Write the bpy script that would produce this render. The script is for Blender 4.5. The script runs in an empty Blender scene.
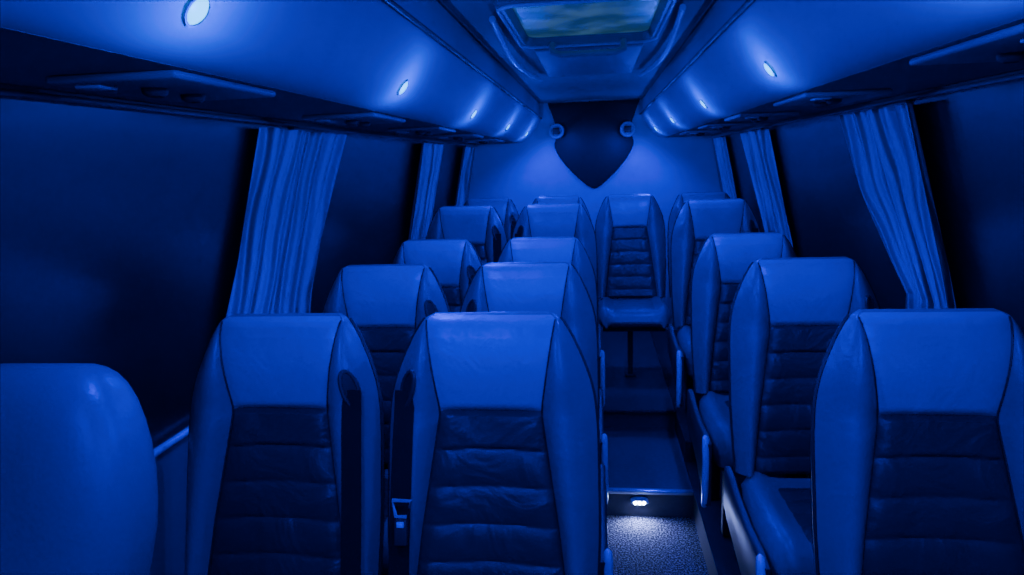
import bpy, bmesh, math, random
from mathutils import Vector, Matrix
random.seed(4)
D=bpy.data; C=bpy.context; COL=C.scene.collection
CZ=1.5      # camera height; all heights below are given relative to camera then shifted
CX=-0.035

# ------------------------------------------------------------------ materials
def mat(name,col,rough=.5,metal=0,noise=0.15,scale=30,bump=0.0,bscale=200,spec=.5,emis=None,es=0,coat=0,crease=0):
    m=D.materials.new(name); m.use_nodes=True; nt=m.node_tree; b=nt.nodes['Principled BSDF']
    tc=nt.nodes.new('ShaderNodeTexCoord')
    n=nt.nodes.new('ShaderNodeTexNoise'); n.inputs['Scale'].default_value=scale; n.inputs['Detail'].default_value=4
    nt.links.new(tc.outputs['Object'],n.inputs['Vector'])
    r=nt.nodes.new('ShaderNodeMixRGB'); r.blend_type='MIX'
    r.inputs[1].default_value=tuple(c*(1-noise) for c in col)+(1,)
    r.inputs[2].default_value=tuple(min(1,c*(1+noise)) for c in col)+(1,)
    nt.links.new(n.outputs['Fac'],r.inputs[0]); nt.links.new(r.outputs[0],b.inputs['Base Color'])
    b.inputs['Roughness'].default_value=rough; b.inputs['Metallic'].default_value=metal
    b.inputs['Specular IOR Level'].default_value=spec
    b.inputs['Coat Weight'].default_value=coat
    if bump:
        n2=nt.nodes.new('ShaderNodeTexNoise'); n2.inputs['Scale'].default_value=bscale; n2.inputs['Detail'].default_value=3
        nt.links.new(tc.outputs['Object'],n2.inputs['Vector'])
        bp=nt.nodes.new('ShaderNodeBump'); bp.inputs['Strength'].default_value=bump; bp.inputs['Distance'].default_value=.004
        nt.links.new(n2.outputs['Fac'],bp.inputs['Height'])
        if crease:
            n3=nt.nodes.new('ShaderNodeTexNoise'); n3.inputs['Scale'].default_value=8; n3.inputs['Detail'].default_value=3; n3.inputs['Distortion'].default_value=1.0
            nt.links.new(tc.outputs['Object'],n3.inputs['Vector'])
            b3=nt.nodes.new('ShaderNodeBump'); b3.inputs['Strength'].default_value=crease; b3.inputs['Distance'].default_value=.03
            nt.links.new(n3.outputs['Fac'],b3.inputs['Height']); nt.links.new(b3.outputs[0],bp.inputs['Normal'])
        nt.links.new(bp.outputs[0],b.inputs['Normal'])
    if emis:
        b.inputs['Emission Color'].default_value=tuple(emis)+(1,); b.inputs['Emission Strength'].default_value=es
    return m
M_leather=mat('grey_leather',(.40,.40,.41),.34,bump=.15,bscale=160,scale=8,noise=.1,crease=.2)
M_leather2=mat('bolster_leather',(.19,.19,.20),.34,bump=.15,bscale=160,scale=8,noise=.1,crease=.2)
M_pale=mat('pale_smooth_leather',(.17,.17,.18),.36,bump=.15,bscale=160,scale=8,noise=.1,crease=.08)
M_dark=mat('black_leather',(.045,.045,.048),.30,bump=.2,bscale=350,scale=10,crease=.45)
M_pipe=mat('dark_piping',(.02,.02,.022),.45)
M_plastic=mat('dark_plastic',(.035,.035,.04),.45)
M_gplastic=mat('grey_plastic',(.75,.75,.77),.25)
M_metal=mat('steel',(.8,.8,.82),.25,metal=.6)
M_belt=mat('belt_webbing',(.012,.012,.013),.7,bump=.4,bscale=500,spec=.2)
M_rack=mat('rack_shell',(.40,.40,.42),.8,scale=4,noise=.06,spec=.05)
M_rack_shade=mat('rack_shell_shaded',(.19,.19,.21),.7,scale=4,noise=.25,spec=.2)  # darker rack copy; the shade under the rack is put into its colour
M_cons=mat('console_plastic',(.19,.19,.21),.5)
M_ceil=mat('ceiling_fabric',(.25,.25,.27),.7,scale=12)
M_wall=mat('wall_panel',(.14,.14,.16),.6,scale=6)
M_rear=mat('rear_wall_fabric',(.44,.44,.46),.8,bump=.3,bscale=260,scale=10,noise=.08)
M_low=mat('lower_wall_carpet',(.04,.04,.045),.9,bump=.5)
M_floorhi=mat('aisle_vinyl',(.07,.07,.08),.5,scale=60,noise=.3)
M_shield=mat('dark_gloss_panel',(.03,.03,.036),.5,spec=.2)
M_glow=mat('lamp_lens',(.01,.08,.2),.4,emis=(.0,.50,1),es=4)
M_glow2=mat('rear_lamp_ring',(.2,.2,.25),.3,emis=(.0,.03,1),es=.1)
M_step=mat('step_lamp_lens',(.6,.8,1),.3,emis=(.45,.7,1),es=80)
M_hatch=mat('hatch_frame',(.28,.28,.30),.45)
M_ground=mat('asphalt',(.03,.03,.03),.9)
M_tree=mat('foliage',(.015,.02,.015),.9,scale=3,noise=.6)
def curtmat():
    m=D.materials.new('curtain_cloth'); m.use_nodes=True; nt=m.node_tree; b=nt.nodes['Principled BSDF']
    tc=nt.nodes.new('ShaderNodeTexCoord'); sp=nt.nodes.new('ShaderNodeSeparateXYZ'); nt.links.new(tc.outputs['UV'],sp.inputs[0])
    n=nt.nodes.new('ShaderNodeTexNoise'); n.inputs['Scale'].default_value=3; n.inputs['Detail'].default_value=1
    nt.links.new(tc.outputs['Object'],n.inputs['Vector'])
    def M(op,a,b_=None):
        q=nt.nodes.new('ShaderNodeMath'); q.operation=op
        for i,x in enumerate((a,b_)):
            if x is None: continue
            if isinstance(x,(int,float)): q.inputs[i].default_value=x
            else: nt.links.new(x,q.inputs[i])
        return q.outputs[0]
    ph=M('ADD',M('MULTIPLY',sp.outputs[0],1.0),M('MULTIPLY',n.outputs['Fac'],5.0))
    h=M('ADD',M('SINE',ph),M('MULTIPLY',M('SINE',M('MULTIPLY',ph,2.3)),.35))
    bp=nt.nodes.new('ShaderNodeBump'); bp.inputs['Strength'].default_value=1; bp.inputs['Distance'].default_value=.022
    nt.links.new(h,bp.inputs['Height']); nt.links.new(bp.outputs[0],b.inputs['Normal'])
    b.inputs['Base Color'].default_value=(.5,.5,.53,1); b.inputs['Roughness'].default_value=.8; b.inputs['Specular IOR Level'].default_value=.1
    return m
M_curt=curtmat()
def carpet():
    m=D.materials.new('speckled_carpet'); m.use_nodes=True; nt=m.node_tree; b=nt.nodes['Principled BSDF']
    tc=nt.nodes.new('ShaderNodeTexCoord'); n=nt.nodes.new('ShaderNodeTexNoise'); n.inputs['Scale'].default_value=150; n.inputs['Detail'].default_value=5
    nt.links.new(tc.outputs['Object'],n.inputs['Vector'])
    cr=nt.nodes.new('ShaderNodeValToRGB'); cr.color_ramp.elements[0].position=.46; cr.color_ramp.elements[0].color=(.008,.008,.01,1)
    cr.color_ramp.elements[1].position=.64; cr.color_ramp.elements[1].color=(.34,.34,.35,1)
    nt.links.new(n.outputs['Fac'],cr.inputs[0]); nt.links.new(cr.outputs[0],b.inputs['Base Color'])
    b.inputs['Roughness'].default_value=.95
    bp=nt.nodes.new('ShaderNodeBump'); bp.inputs['Strength'].default_value=.9; bp.inputs['Distance'].default_value=.01
    nt.links.new(n.outputs['Fac'],bp.inputs['Height']); nt.links.new(bp.outputs[0],b.inputs['Normal'])
    return m
M_carpet=carpet()
def glass(name,tint,k=.2):
    m=D.materials.new(name); m.use_nodes=True; nt=m.node_tree; nt.nodes.clear()
    o=nt.nodes.new('ShaderNodeOutputMaterial'); t=nt.nodes.new('ShaderNodeBsdfTransparent'); g=nt.nodes.new('ShaderNodeBsdfGlossy')
    n=nt.nodes.new('ShaderNodeTexNoise'); n.inputs['Scale'].default_value=3
    mr=nt.nodes.new('ShaderNodeMapRange'); mr.inputs[3].default_value=.26; mr.inputs[4].default_value=.42
    nt.links.new(n.outputs['Fac'],mr.inputs[0]); nt.links.new(mr.outputs[0],g.inputs['Roughness'])
    t.inputs[0].default_value=tuple(tint)+(1,); g.inputs[0].default_value=(k,k,k,1)
    f=nt.nodes.new('ShaderNodeFresnel'); f.inputs[0].default_value=1.45
    mx=nt.nodes.new('ShaderNodeMixShader'); nt.links.new(f.outputs[0],mx.inputs[0]); nt.links.new(t.outputs[0],mx.inputs[1]); nt.links.new(g.outputs[0],mx.inputs[2])
    nt.links.new(mx.outputs[0],o.inputs[0]); return m
M_glass=glass('tinted_glass',(.6,.6,.7))

# ------------------------------------------------------------------ helpers
def mk(name,verts,faces,m,parent=None,smooth=True,**p):
    me=D.meshes.new(name); me.from_pydata([tuple(v) for v in verts],[],faces)
    bm=bmesh.new(); bm.from_mesh(me); bmesh.ops.recalc_face_normals(bm,faces=bm.faces); bm.to_mesh(me); bm.free()
    me.materials.append(m)
    if smooth:
        for f in me.polygons: f.use_smooth=True
        me.set_sharp_from_angle(angle=math.radians(50))
    o=D.objects.new(name,me); COL.objects.link(o)
    if parent: o.parent=parent
    for k,v in p.items(): o[k]=v
    return o
def loft(name,rings,m,parent=None,cap=True,closed=True,**p):
    n=len(rings[0]); v=[q for r in rings for q in r]; f=[]
    for i in range(len(rings)-1):
        for j in range(n if closed else n-1):
            a=i*n+j; b=i*n+(j+1)%n; f.append((a,b,b+n,a+n))
    if cap: f.append(tuple(range(n))); f.append(tuple((len(rings)-1)*n+j for j in range(n)))
    return mk(name,v,f,m,parent,**p)
def box(name,lo,hi,m,parent=None,bev=0.0,seg=3,mtx=None,**p):
    bm=bmesh.new(); bmesh.ops.create_cube(bm,size=1)
    for v in bm.verts:
        v.co=Vector([ (lo[i]+hi[i])/2+v.co[i]*(hi[i]-lo[i]) for i in range(3)])
    if bev: bmesh.ops.bevel(bm,geom=list(bm.edges),offset=bev,segments=seg,affect='EDGES',profile=.5)
    if mtx: bmesh.ops.transform(bm,matrix=mtx,verts=bm.verts)
    bmesh.ops.recalc_face_normals(bm,faces=bm.faces)
    me=D.meshes.new(name); bm.to_mesh(me); bm.free(); me.materials.append(m)
    if bev:
        for f in me.polygons: f.use_smooth=True
        me.set_sharp_from_angle(angle=math.radians(40))
    o=D.objects.new(name,me); COL.objects.link(o)
    if parent: o.parent=parent
    for k,v in p.items(): o[k]=v
    return o
def tube(name,pts,r,m,parent=None,n=8,closed=False,**p):
    pts=[Vector(q) for q in pts]; rings=[]; N=len(pts)
    up=None
    for i,q in enumerate(pts):
        a=pts[(i-1)%N] if (i>0 or closed) else q; b=pts[(i+1)%N] if (i<N-1 or closed) else q
        t=(b-a).normalized()
        if up is None:
            up=Vector((0,0,1)) if abs(t.z)<.9 else Vector((0,1,0))
        u=(up-t*up.dot(t)).normalized(); w=t.cross(u); up=u
        rings.append([q+r*(math.cos(2*math.pi*k/n)*u+math.sin(2*math.pi*k/n)*w) for k in range(n)])
    if closed: rings.append(rings[0]); 
    return loft(name,rings,m,parent,cap=not closed,**p)
def strip(name,pts,wv,th,m,parent=None,**p):
    rings=[]
    for q in pts:
        q=Vector(q); rings.append([q-wv-th,q+wv-th,q+wv+th,q-wv+th])
    return loft(name,rings,m,parent,**p)
def interp(tab,z):
    if z<=tab[0][0]: return tab[0][1]
    for (a,b),(c,d) in zip(tab,tab[1:]):
        if z<=c: 
            t=(z-a)/(c-a); return b+(d-b)*t
    return tab[-1][1]
def sm(tab,z,e=.012):
    return sum(interp(tab,z+k*e) for k in (-1,-.5,0,.5,1))/5
def empty(name,loc,parent=None,**p):
    o=D.objects.new(name,None); o.location=loc; o.empty_display_size=.1; COL.objects.link(o)
    if parent: o.parent=parent
    for k,v in p.items(): o[k]=v
    return o

# ------------------------------------------------------------------ seat
TOP=.655
WT=[(0,.222),(.2,.231),(.40,.230),(.48,.224),(.54,.206),(.60,.178),(.63,.160),(.645,.148),(.655,.130)]
CT=[(0,.172),(.2,.148),(.44,.112),(.45,.112),(.60,.136),(.66,.146)]
def Wd(z): return sm(WT,z,.03) if z<.59 else interp(WT,z)
def Cd(z): return min(sm(CT,z,.01),Wd(z)*.93)
def fy(x,z):
    c=Cd(z); w=Wd(z); ax=abs(x)
    base=0
    if z>.45: base=-.022*math.sin(math.pi*min(1,(z-.45)/.21))
    base+=.012*math.cos(min(1,ax/.15)*math.pi/2)*(1 if z<.45 else .3)
    B=interp([(0,.04),(.4,.040),(.52,.030),(.6,.012),(.655,.0)],z)
    if ax>c:
        s=min(1,(ax-c)/(w-c)); y=base*(1-s)-B*abs(math.sin(math.pi*(s**.75))) + .02*s**3
    else: y=base
    return y
def squeeze(y,z):
    mid=.035; ds=interp([(.60,1),(.625,.93),(.64,.78),(.65,.55),(.655,.32)],z)
    return mid+(y-mid)*ds
REC=math.radians(14)
RM=Matrix.Rotation(-REC,4,'X')
TOPOFF=RM@Vector((0,0,TOP))
T=lambda q: RM@Vector(q)
def lower_parts(root,arm,central=False):
    rings=[]; th=.04 if central else 0
    for d,w,zt,zb in [(0,.17,-.055,-.085),(.008,.19,-.03,-.105),(.025,.205,-.008,-.12),(.06,.218,.004,-.13),(.12,.225,.006,-.13),(.25,.225,.0,-.13),(.38,.222,-.006,-.12),(.46,.21,-.01,-.11)]:
        y=-.46+d; r=[]; zb=max(zb+th,-.085)  if central else zb
        for i in range(25):
            s=-1+2*i/24; bol=.02*math.exp(-((abs(s)-.8)/.16)**2)*min(1,d/.06); edge=-.03*max(0,abs(s)-.88)/.12
            r.append(Vector((s*w,y,zt+bol+edge)))
        for i in range(7):
            s=1-2*i/6; r.append(Vector((s*w*.93,y,zb)))
        rings.append(r)
    loft('seat_cushion',rings,M_leather2,root)
    v=[];f=[];nx=16;ny=70
    for j in range(ny+1):
        d=.03+.36*j/ny
        zt=interp([(0,-.055),(.008,-.03),(.025,-.008),(.06,.004),(.12,.006),(.25,0),(.38,-.006)],d)
        for i in range(nx+1):
            s=-1+2*i/nx; x=s*.13; e=(1-abs(s)**6)*min(1,min(j,ny-j)/3)
            bol=.02*math.exp(-((abs(x/.225)-.8)/.16)**2)
            v.append(Vector((x,-.46+d,zt+bol-.002+e*(.006+.007*abs(math.sin(math.pi*d/.075))**.45))))
    n=nx+1
    for j in range(ny):
        for i in range(nx): f.append((j*n+i,j*n+i+1,(j+1)*n+i+1,(j+1)*n+i))
    mk('cushion_insert',v,f,M_leather2 if central else M_dark,root)
    if arm:
        x0=arm*.232; x1=arm*.252
        rings=[]
        for y,zt,zb in [(-.445,-.03,-.26),(-.38,-.02,-.26),(-.25,-.03,-.2),(-.1,-.02,-.17),(.0,.0,-.15),(.05,.0,-.13)]:
            e=.006
            rings.append([Vector((x0,y,zb)),Vector((x1-arm*e,y,zb)),Vector((x1,y,zb+e)),Vector((x1,y,zt-e)),Vector((x1-arm*e,y,zt)),Vector((x0,y,zt))])
        loft('side_cover',rings,M_plastic,root)
        pr=[]
        for z,r in [(-.275,.004),(-.27,.009),(-.25,.012),(-.1,.012),(-.03,.012),(-.012,.010),(-.006,.004)]:
            yy=-.452+.03*((z+.14)/.14)**2
            pr.append([Vector((x1+r*math.cos(a),yy+1.2*r*math.sin(a),z)) for a in [2*math.pi*k/12 for k in range(12)]])
        loft('cover_edge',pr,M_gplastic,root,label='bright rounded front edge of the side cover')
    box('pedestal',(-.19,-.38,-.16 if not central else -.12),(.19,.02,-.125 if not central else -.086),M_plastic,root,bev=.008)
    if central:
        box('leg',(-.03,-.22,-.425),(.0,-.17,-.11),M_plastic,root,bev=.006)
        box('foot',(-.05,-.24,-.43),(.02,-.15,-.42),M_plastic,root,bev=.004)
    else:
        for s in (-1,1):
            for yy in (-.33,-.05):
                box('leg',(s*.15-.02,yy-.02,-.43),(s*.15+.02,yy+.02,-.15),M_plastic,root,bev=.006)
def seat_parts(root,belt,arm):
    zs=[i*.015 for i in range(40)]+[.598,.61,.622,.632,.64,.646,.651,.655]
    rings=[]
    for z in zs:
        w=Wd(z); c=Cd(z); r=[]
        xs=[-w+(w-c)*i/12 for i in range(12)]+[-c+2*c*i/14 for i in range(15)]+[c+(w-c)*i/12 for i in range(1,13)]
        for x in xs: r.append(T((x,squeeze(fy(x,z),z),z)))
        tb=interp([(0,.10),(.5,.085),(.655,.06)],z)
        for i in range(1,14):
            x=w-2*w*i/14; r.append(T((x*.97,squeeze(tb-.02*abs(x/w)**4,z),z)))
        rings.append(r)
    loft('backrest',rings,M_leather2,root)
    def panel(name,z0,z1,m,chan=False,off=.006,puff=.008,**pp):
        nx,nz=24,int((z1-z0)/.004); v=[];f=[]
        for j in range(nz+1):
            z=z0+(z1-z0)*j/nz; c=Cd(z)-.0005
            for i in range(nx+1):
                s=-1+2*i/nx; x=s*c
                e=(1-abs(s)**10); ez=min(1,min(j,nz-j)/3)
                ch=1
                if chan:
                    zz=(z1-z)+.006*math.cos(s*1.5)-.006
                    if zz>.080: ch=abs(math.sin(math.pi*(zz-.080)/.078))**.4
                    elif zz>.072: ch=((.080-zz)/.008)**.5
                    if zz>.24: ch-=.22*max(0,math.sin(x*60+z*25))*abs(math.sin(z*45))*(1-abs(s))
                y=squeeze(fy(x,z),z)-off*e*ez-puff*e*ez*(ch)
                v.append(T((x,y,z)))
        n=nx+1
        for j in range(nz):
            for i in range(nx): f.append((j*n+i,j*n+i+1,(j+1)*n+i+1,(j+1)*n+i))
        return mk(name,v,f,m,root,**pp)
    panel('headrest_panel',.447,.648,M_leather,puff=.003,off=.003,label='smooth grey leather headrest panel')
    panel('insert_panel',.0,.446,M_dark,chan=True,puff=.010,label='black leather insert with quilted channels')
    for s in (-1,1):
        pts=[T((s*Cd(z),squeeze(fy(s*Cd(z),z),z)-.0015,z)) for z in [k*.0125 for k in range(52)]]
        tube('piping',pts,.0020,M_pipe,root,n=6)
        pts=[T((s*(Wd(z)+.001),squeeze(.028,z),z)) for z in [k*.0125 for k in range(51)]+[.632,.642]]
        tube('shell_edge_trim',pts,.005,M_pipe,root,n=6)
    def P(x,z,o): return T((x,squeeze(fy(x,z),z)-o,z))
    gx=lambda a,k: belt*(.176+.015*math.cos(a)*k-.25*(.038*math.sin(a)*k)); gz=lambda a,k: .492+.038*math.sin(a)*k
    if belt:
        tube('belt_guide',[P(gx(2*math.pi*k/20,1),gz(2*math.pi*k/20,1),.003) for k in range(20)],.005,M_plastic,root,n=6,closed=True)
        v=[P(belt*.176,.492,.004)]+[P(gx(2*math.pi*k/20,.95),gz(2*math.pi*k/20,.95),.004) for k in range(20)]
        mk('guide_recess',v,[(0,1+k,1+(k+1)%20) for k in range(20)],M_pipe,root)
        pts=[P(belt*(.180+.008*math.sin((.49-z)*4)),z,.008) for z in [.49-.02*k for k in range(25)]]
        strip('seat_belt',pts,Vector((.022,0,0)),Vector((0,.0012,0)),M_belt,root)
    if belt<0:
        q=P(belt*.178,.225,.024)
        o=box('belt_buckle',(-.014,-.008,-.045),(.014,.008,.008),M_plastic,root,bev=.004); o.location=q; o.rotation_euler=(-REC,0,0)
        o=box('buckle_button',(-.008,-.011,-.008),(.008,-.006,.004),M_gplastic,root,bev=.002,label='pale buckle button'); o.location=q; o.rotation_euler=(-REC,0,0)
        o=tube('buckle_tongue',[(-.012,0,.012),(.012,0,.012),(.020,0,.044),(-.020,0,.044)],.0045,M_metal,root,n=6,closed=True,label='chrome belt tongue'); o.location=q; o.rotation_euler=(-REC,0,0)
    rings=[]
    for z in [0,.1,.2,.3,.4,.5,.56]:
        w=Wd(z)*.9; tb=interp([(0,.10),(.5,.085),(.655,.06)],z)
        rings.append([T((w*math.cos(a),tb-.012+.03*math.sin(a),z)) for a in [math.pi*k/10 for k in range(11)]])
    loft('back_shell',rings,M_plastic,root)
    lower_parts(root,arm,central=(belt==0))
def plain_parts(root):
    HW=.200; rings=[]
    tab=[(0,.84,.8),(.05,.85,.95),(.38,.87,1),(.43,.91,1),(.47,.95,1),(.51,.985,1),(.55,.985,1),(.59,.96,1),(.63,.91,.98),(.66,.855,.93),(.69,.78,.86),(.712,.70,.76),(.727,.62,.62),(.736,.54,.45),(.74,.46,.28)]
    for z,k,dk in tab:
        r=[]
        for i in range(56):
            a=2*math.pi*i/56; c,s=math.cos(a),math.sin(a)
            r.append(T((HW*k*math.copysign(abs(c)**.6,c),.045+.075*dk*math.copysign(abs(s)**.75,s),z)))
        rings.append(r)
    loft('backrest',rings,M_pale,root)
    lower_parts(root,0)

templates={}
def seat(x,ytop,ztop,belt,arm,label,sx=.975,group='forward-facing coach seats',plain=False):
    base=(x,ytop-TOPOFF.y,CZ+ztop-TOPOFF.z)
    r=empty('coach_seat',base,label=label,category='seat',group=group)
    r.scale=(sx,1,1)
    key=(belt,arm,plain)
    if key not in templates:
        plain_parts(r) if plain else seat_parts(r,belt,arm); templates[key]=[o for o in D.objects if o.parent==r]
    else:
        for o in templates[key]:
            c=o.copy(); c.parent=r; COL.objects.link(c)
    return r
XW,XA,XR=-.697,-.228,.625
L1="grey leather coach seat with black quilted insert beside the window"
L2="grey leather coach seat with black quilted insert beside the aisle"
L3="single grey leather coach seat between aisle and window"
for i,(y,z) in enumerate(((1.40,-.31),(2.14,-.31),(2.87,-.31),(3.60,-.212))):
    seat(XW,y,z,1,0,L1); seat(XA,y,z,-1,1,L2); seat((.655,.628,.61,.605)[i],y,z,1,-1,L3)
seat(.205,4.35,-.212,0,0,"grey leather middle seat of the raised rear row facing the aisle",sx=.93)
seat(-.69,4.35,-.212,1,0,"rear row grey leather seat beside the window",sx=.93)
seat(-.243,4.35,-.212,-1,0,"rear row grey leather seat beside the middle seat",sx=.93)
seat(.655,4.35,-.212,1,0,"rear row grey leather seat beside the window",sx=.93)
seat(-.785,.78,-.330,0,0,"smooth seat with thick rounded backrest beside the dark window",plain=True,sx=.84)

# ------------------------------------------------------------------ shell
Y0,Y1=-1.3,5.1
def hx(z):
    return interp([(-1.5,.965),(-.62,.975),(-.4,.955),(.2,.84),(.45,.78)],z)
box('floor',(CX-1.05,Y0,-.06),(CX+1.05,Y1+.05,0),M_carpet,kind='structure')
Pz=CZ-1.38; Pz2=Pz+.098
BL,BR=CX-.96,CX+.96
box('trim_1',(BL,-.3,0),(.015,3.0,Pz),M_low,kind='structure')
box('trim_2',(.39,.3,0),(BR,3.0,Pz),M_low,kind='structure')
box('trim_3',(.017,2.72,0),(.388,3.4,Pz),M_floorhi,kind='structure')
box('trim_4',(BL,3.002,0),(.015,Y1,Pz2),M_low,kind='structure')
box('trim_5',(.39,3.002,0),(BR,Y1,Pz2),M_low,kind='structure')
box('trim_6',(.017,3.402,0),(.388,Y1,Pz2),M_floorhi,kind='structure')
box('trim_7',(.018,2.700,Pz-.012),(.387,2.725,Pz+.006),M_metal,bev=.003,kind='structure')
box('trim_8',(.018,3.38,Pz2-.012),(.387,3.404,Pz2+.004),M_plastic,bev=.003,kind='structure')
box('wall_front',(CX-1.05,Y0-.05,0),(CX+1.05,Y0,CZ+.5),M_wall,kind='structure')
box('wall_back',(CX-1.05,Y1,0),(CX+1.05,Y1+.05,CZ+.5),M_rear,kind='structure')
WINS=[(-1.0,.35),(.47,1.98),(2.12,3.62),(3.74,4.72)]
ZB,ZT=-.62,.138
wn=1
for s,nm in ((-1,'left'),(1,'right')):
    V=[];F=[]
    def slab(y0,y1,z0,z1,n=4):
        for i in range(n):
            a=z0+(z1-z0)*i/n; b=z0+(z1-z0)*(i+1)/n
            k=len(V)
            for (yy,zz) in ((y0,a),(y1,a),(y1,b),(y0,b)):
                V.append((CX+s*hx(zz),yy,CZ+zz)); 
            for (yy,zz) in ((y0,a),(y1,a),(y1,b),(y0,b)):
                V.append((CX+s*(hx(zz)+.05),yy,CZ+zz))
            F.extend([(k,k+1,k+2,k+3),(k+4,k+5,k+6,k+7),(k,k+1,k+5,k+4),(k+2,k+3,k+7,k+6),(k+1,k+2,k+6,k+5),(k,k+3,k+7,k+4)])
    slab(Y0,Y1,-1.5,ZB); slab(Y0,Y1,ZT,.48)
    prev=Y0
    for a,b in WINS: slab(prev,a,ZB,ZT); prev=b
    slab(prev,Y1,ZB,ZT)
    mk('wall_'+nm,V,F,M_wall,smooth=False,kind='structure')
    for a,b in WINS:
        V2=[];F2=[];n=6
        for i in range(n+1):
            zz=ZB+(ZT-ZB)*i/n
            V2+= [(CX+s*(hx(zz)+.012),a,CZ+zz),(CX+s*(hx(zz)+.012),b,CZ+zz)]
        for i in range(n): F2.append((2*i,2*i+1,2*i+3,2*i+2))
        mk('window_%d'%wn,V2,F2,M_glass,kind='structure'); wn+=1
    tube('trim_%d'%(9+(s>0)),[(CX+s*(hx(ZB)-.008),Y0+.01,CZ+ZB-.0),(CX+s*(hx(ZB)-.008),Y1-.01,CZ+ZB)],.009,M_gplastic,kind='structure')
V=[];F=[];prof=[(-.80,.47),(-.5,.45),(-.36,.42),(-.2,.425),(0,.43),(.2,.425),(.36,.42),(.5,.45),(.80,.47)]
for x,z in prof: V+= [(CX+x,Y0,CZ+z),(CX+x,Y1,CZ+z),(CX+x,Y0,CZ+z+.05),(CX+x,Y1,CZ+z+.05)]
for i in range(len(prof)-1):
    a=4*i;b=a+4; F+=[(a,a+1,b+1,b),(a+2,a+3,b+3,b+2)]
F+=[(0,1,3,2),(32,33,35,34)]
mk('ceiling',V,F,M_ceil,smooth=False,kind='structure')
RPL=[(.52,.1425),(.50,.145),(.475,.155),(.445,.175),(.42,.208),(.395,.245),(.375,.275),(.362,.30),(.362,.325),(.37,.345),(.368,.418),(.60,.418)]
RPU=[(.835,.142),(.52,.142),(.52,.16),(.60,.359),(.80,.359)]
LY=[-.75,.05,.80,1.68,2.66,3.70,4.70]  # first two lamps per side are out of view, added as fill
for s in (-1,1):
    R=empty('overhead_rack',(CX,Y0,CZ),category='luggage rack',label='long smooth overhead rack running the length of the cabin')
    ys=[.01,1,2,3,4,5,Y1-Y0-.005]
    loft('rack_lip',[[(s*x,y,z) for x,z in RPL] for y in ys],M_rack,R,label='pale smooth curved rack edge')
    loft('rack_underside',[[(s*x,y,z) for x,z in RPU] for y in ys],M_rack_shade,R)
    tube('edge_trim',[(s*.354,.02,.312),(s*.354,Y1-Y0-.01,.312)],.006,M_plastic,R)
    tube('curtain_rail',[(s*(hx(.1)-.02),.02,.130),(s*(hx(.1)-.02),Y1-Y0-.02,.130)],.005,M_cons,R)
    for y in LY:
        nrm=Vector((-s*.80,0,-.60)).normalized(); 
        p=Vector((CX+s*.431,y,CZ+.190))
        r=empty('ceiling_spotlight',p,category='light',label='small round blue downlight set in the overhead rack edge',group='blue rack downlights')
        ax=nrm; u=Vector((0,1,0)); w=ax.cross(u)
        def circ(rad,off,n=20): return [ax*off+rad*(math.cos(2*math.pi*k/n)*u+math.sin(2*math.pi*k/n)*w) for k in range(n)]
        loft('bezel',[circ(.018,0),circ(.0225,0),circ(.022,.002),circ(.0185,.0025)],M_rack,r,cap=False)
        loft('lens',[circ(.0185,.0005),circ(.015,.003),circ(.006,.005)],M_glow,r)
        k=1.05 if y>4.5 else (.8 if y<.5 else 1)
        l=D.lights.new('blue_lamp','SPOT'); l.energy=19*k; l.color=(.003,.002,1); l.shadow_soft_size=.004
        l.spot_size=math.radians(172); l.spot_blend=.5
        lo=D.objects.new('lamp_light',l); lo.location=p+ax*.012; lo.rotation_euler=(-Vector((-s*.45,0,-.89))).to_track_quat('Z','Y').to_euler(); COL.objects.link(lo)
        l2=D.lights.new('rack_fill','POINT'); l2.energy=2.4*k; l2.color=(.0,.04,1); l2.shadow_soft_size=.004  # added point light off the lens, brightens the rack face around it
        lo=D.objects.new('rack_fill_light',l2); lo.location=p+ax*.085; COL.objects.link(lo)
    for y in (.3,1.05,1.9,2.65,3.35,4.1):
        r=empty('service_console',(s*.63,y-Y0,.1415),parent=R,label='moulded reading light and air vent console')
        box('console_body',(-.10,-.15,-.012),(.10,.15,.0),M_cons,r,bev=.006)
        for k in (-.05,.05):
            rr=[[(rad*math.cos(a),k+rad*math.sin(a),z) for a in [2*math.pi*i/14 for i in range(14)]] for rad,z in ((.02,-.010),(.018,-.020),(.012,-.024),(.008,-.020))]
            loft('air_nozzle',rr,M_plastic,r)
        box('reading_lamp',(-.07,-.13,-.017),(-.03,-.09,-.010),M_rack,r,bev=.003)

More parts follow.
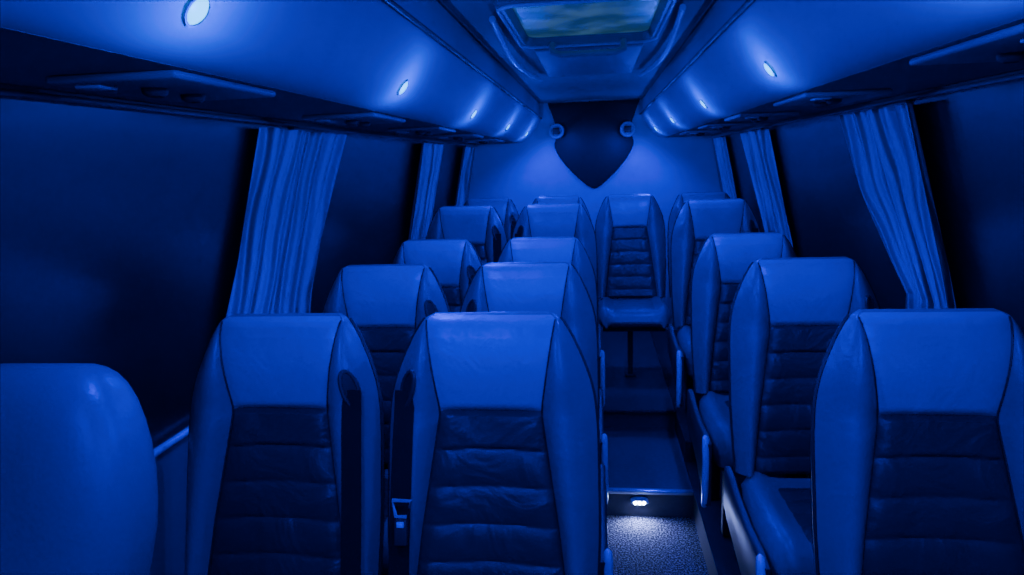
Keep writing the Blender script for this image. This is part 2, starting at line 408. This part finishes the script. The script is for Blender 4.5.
# ------------------------------------------------------------------ curtains
def curtain(s,npl,label,prof,zb=-.58,A0=.034):
    nz=36; ns=npl*24; v=[];f=[]; uu=[]
    rnd=[random.uniform(.65,1.0) for _ in range(npl+4)]; ph=random.random()
    for j in range(nz+1):
        t=j/nz; z=.115+(zb-.115)*t
        a=interp([(q[0],q[1]) for q in prof],t); b=interp([(q[0],q[2]) for q in prof],t)
        for i in range(ns+1):
            q=i/ns; k=max(0,q*npl+.30*math.sin(5*q+6*ph)+.10*math.sin(3*t+7*q)+.4)
            A=A0*interp(list(enumerate(rnd)),k)
            off=.020-A*(.5+.5*math.sin(2*math.pi*k))
            y=a+(b-a)*q
            v.append((CX+s*(hx(z)-.034+off),y,CZ+z)); uu.append((q*npl*2*math.pi*1.5,t))
    n=ns+1
    for j in range(nz):
        for i in range(ns): f.append((j*n+i,j*n+i+1,(j+1)*n+i+1,(j+1)*n+i))
    me=D.meshes.new('curtain'); me.from_pydata(v,[],f); me.materials.append(M_curt)
    uvl=me.uv_layers.new(name='UVMap')
    for lp in me.loops: uvl.data[lp.index].uv=uu[lp.vertex_index]
    for pl in me.polygons: pl.use_smooth=True
    o=D.objects.new('curtain',me); COL.objects.link(o)
    o['label']=label; o['category']='curtain'; o['group']='window curtains'
    mo=o.modifiers.new('thick','SOLIDIFY'); mo.thickness=.002
    return o
lc="pleated light fabric curtain hanging gathered at the window pillar"
curtain(-1,5,lc,[(0,1.74,2.32),(.5,1.68,2.18),(1,1.58,2.10)])
curtain(-1,4,lc,[(0,3.40,3.85),(1,3.35,3.75)]); curtain(-1,3,lc,[(0,4.5,4.80),(1,4.45,4.77)])
curtain(1,5,"pleated fabric curtain drawn together and flaring near its hem",[(0,1.88,2.36),(.35,1.84,2.26),(.60,1.81,2.12),(.75,1.80,2.03),(.85,1.78,2.05),(1,1.72,2.08)])
curtain(1,4,lc,[(0,3.40,3.95),(.6,3.34,3.78),(1,3.26,3.68)]); curtain(1,3,lc,[(0,4.5,4.80),(1,4.45,4.75)])

# ------------------------------------------------------------------ rear wall panel + round lamps
half=[(.0,.415),(.33,.415),(.315,.375),(.295,.325),(.28,.28),(.27,.24),(.266,.205),(.270,.175),(.28,.15),(.287,.125),(.285,.10),(.272,.065),(.245,.02),(.205,-.035),(.155,-.09),(.10,-.142),(.05,-.182),(.02,-.20),(.0,-.205)]
poly=[(x,z) for x,z in half]+[(-x,z) for x,z in reversed(half[1:-1])]
RP=empty('heart_shaped_rear_panel',(CX+.02,Y1,CZ+.12),category='panel',label='dark pointed shield-like panel with two round lamps on rear wall')
ring=lambda y,k: [(x*k,y,(z-.12)*k) for x,z in poly]
loft('panel_body',[ring(-.002,1),ring(-.012,1),ring(-.018,.98)],M_shield,RP)
for x,z in ((-.268,.095),(.243,.089)):
    r=empty('round_lamp',(x,-.047,z),parent=RP,label='round lamp with dark square centre')
    def rg(rad,yy): return [(rad*math.cos(2*math.pi*k/24),yy,rad*math.sin(2*math.pi*k/24)) for k in range(24)]
    loft('housing',[rg(.056,.045),rg(.056,.0),rg(.053,-.012),rg(.048,-.014),rg(.036,-.010)],M_rack,r)
    loft('glowing_ring',[rg(.038,-.015),rg(.034,-.018),rg(.030,-.010)],M_glow2,r,cap=False)
    box('square_centre',(-.024,-.024,-.024),(.024,-.002,.024),M_pipe,r,bev=.004)

# ------------------------------------------------------------------ roof hatch
HX=CX+.012
H=empty('roof_hatch',(HX,2.13,CZ+.425),category='roof hatch',label='framed glass emergency roof hatch in the dark ceiling')
def rrect(hw,hl,r,z,n=6):
    out=[]
    for cx,cy,a0 in ((hw-r,hl-r,0),(-hw+r,hl-r,90),(-hw+r,-hl+r,180),(hw-r,-hl+r,270)):
        for k in range(n+1):
            a=math.radians(a0+90*k/n); out.append((cx+r*math.cos(a),cy+r*math.sin(a),z))
    return out
loft('hatch_frame',[rrect(.20,.30,.04,-.005),rrect(.235,.335,.06,-.004),rrect(.232,.332,.06,-.030),rrect(.21,.312,.05,-.034),rrect(.20,.30,.04,-.005)],M_hatch,H,cap=False)
tube('frame_bead',rrect(.226,.327,.06,-.035),.005,M_gplastic,H,closed=True,label='pale bead around the hatch frame')
def panemat():
    m=D.materials.new('hatch_pane_glow'); m.use_nodes=True; nt=m.node_tree; b=nt.nodes['Principled BSDF']
    tc=nt.nodes.new('ShaderNodeTexCoord'); n=nt.nodes.new('ShaderNodeTexNoise'); n.inputs['Scale'].default_value=7; n.inputs['Detail'].default_value=8
    nt.links.new(tc.outputs['Object'],n.inputs['Vector'])
    cr=nt.nodes.new('ShaderNodeValToRGB'); cr.color_ramp.elements[0].position=.42; cr.color_ramp.elements[0].color=(.010,.045,.08,1)
    cr.color_ramp.elements[1].position=.62; cr.color_ramp.elements[1].color=(.04,.11,.20,1)
    nt.links.new(n.outputs['Fac'],cr.inputs[0]); nt.links.new(cr.outputs[0],b.inputs['Emission Color']); b.inputs['Emission Strength'].default_value=.8  # mottled emission paints the light seen through the hatch
    b.inputs['Base Color'].default_value=(.03,.04,.05,1); b.inputs['Roughness'].default_value=.3
    return m
loft('hatch_glass',[rrect(.199,.299,.04,-.008),rrect(.199,.299,.04,-.002)],panemat(),H)
tube('hatch_handle',[(-.12,.31,-.03),(-.12,.295,-.06),(-.09,.29,-.07),(.09,.29,-.07),(.12,.295,-.06),(.12,.31,-.03)],.012,M_rack,H)
for s in (-1,1):
    tube('ceiling_grab_trim',[(HX+s*(.262-.02*t+.03*math.sin(math.pi*t)),2.0+1.5*t,CZ+.400-.02*math.sin(math.pi*t)) for t in [k/14 for k in range(15)]],.010,M_gplastic,category='trim',label='slim curved light trim strip beside the roof hatch')
box('ceiling_vent_panel',(HX-.20,2.62,CZ+.400),(HX+.20,3.4,CZ+.424),M_hatch,bev=.010,category='panel',label='moulded panel beside the roof hatch')

# ------------------------------------------------------------------ step lamp
r=empty('step_lamp',(.165,2.70,CZ-1.425),category='light',label='small bright oval lamp on the aisle step riser')
loft('lamp_housing',[[(x*k,yy,z*k) for x,z in [(.034*math.cos(a),.013*math.sin(a)) for a in [2*math.pi*i/20 for i in range(20)]]] for k,yy in ((1.15,.019),(1.1,-.006),(.9,-.01))],M_gplastic,r)
for k in (-.018,0,.018):
    loft('lamp_lens',[[(k+.008*kk*math.cos(a),yy,.008*kk*math.sin(a)) for a in [2*math.pi*i/12 for i in range(12)]] for kk,yy in ((1,-.008),(.8,-.013),(.3,-.015))],M_step,r)
l=D.lights.new('step_light','SPOT'); l.energy=6.5; l.color=(.25,.32,1); l.spot_size=math.radians(175); l.spot_blend=.6; l.shadow_soft_size=.006
lo=D.objects.new('step_light',l); lo.location=(.165,2.675,CZ-1.435); lo.rotation_euler=Vector((0,.75,.65)).to_track_quat('Z','Y').to_euler(); COL.objects.link(lo)

# ------------------------------------------------------------------ outside
box('ground',(-60,-30,-1.3),(60,90,-1.2),M_ground,kind='structure')
for s in (-1,1):
    V=[];F=[];n=300
    for i in range(n):
        y=-10+i*.225
        big=4.5*max(0,min(1,(17.5-y)/2))  # taller stretch added to block the sky and darken the near windows
        h=1.1+big+.45*math.sin(i*.185+s)+.3*math.sin(i*.55)+.15*math.sin(i*1.7)+random.uniform(-.15,.15)
        for k in range(6):
            V.append((s*(8+.5*math.sin(k*1.9+i*.5)),y,-1.2+(h+1.2)*k/5))
    for i in range(n-1):
        for k in range(5): a=i*6+k; F.append((a,a+6,a+7,a+1))
    mk('hedge',V,F,M_tree,smooth=False,kind='stuff',label='dark line of trees outside the windows',category='trees')
w=D.worlds.new('dusk'); C.scene.world=w; w.use_nodes=True; nt=w.node_tree
bg=nt.nodes['Background']; tc=nt.nodes.new('ShaderNodeTexCoord'); sp=nt.nodes.new('ShaderNodeSeparateXYZ'); cr=nt.nodes.new('ShaderNodeValToRGB')
nt.links.new(tc.outputs['Generated'],sp.inputs[0]); nt.links.new(sp.outputs[2],cr.inputs[0])
cr.color_ramp.elements[0].color=(.012,.045,.5,1); cr.color_ramp.elements[1].color=(.0,.004,.08,1)
cr.color_ramp.elements[1].position=.4
nt.links.new(cr.outputs[0],bg.inputs[0]); bg.inputs[1].default_value=6

# ------------------------------------------------------------------ camera
F_=680; vpx,vpy=596,160; rho=math.radians(2)
a=(vpx-512)/F_; b=(287.5-vpy)/F_
a0=a*math.cos(rho)+b*math.sin(rho); b0=b*math.cos(rho)-a*math.sin(rho)
p=math.atan(b0); yw=math.atan(a0/(math.cos(p)+b0*math.sin(p)))
Fv=Vector((-math.sin(yw)*math.cos(p),math.cos(yw)*math.cos(p),-math.sin(p)))
Rv=Vector((math.cos(yw),math.sin(yw),0)); Uv=Rv.cross(Fv)
R2=Rv*math.cos(rho)-Uv*math.sin(rho); U2=Uv*math.cos(rho)+Rv*math.sin(rho)
cam=D.cameras.new('camera'); cam.sensor_width=36; cam.lens=F_/1024*36; cam.clip_start=.02
co=D.objects.new('camera',cam); COL.objects.link(co)
m=Matrix((( R2.x,U2.x,-Fv.x,0),(R2.y,U2.y,-Fv.y,0),(R2.z,U2.z,-Fv.z,CZ),(0,0,0,1)))
co.matrix_world=m; C.scene.camera=co
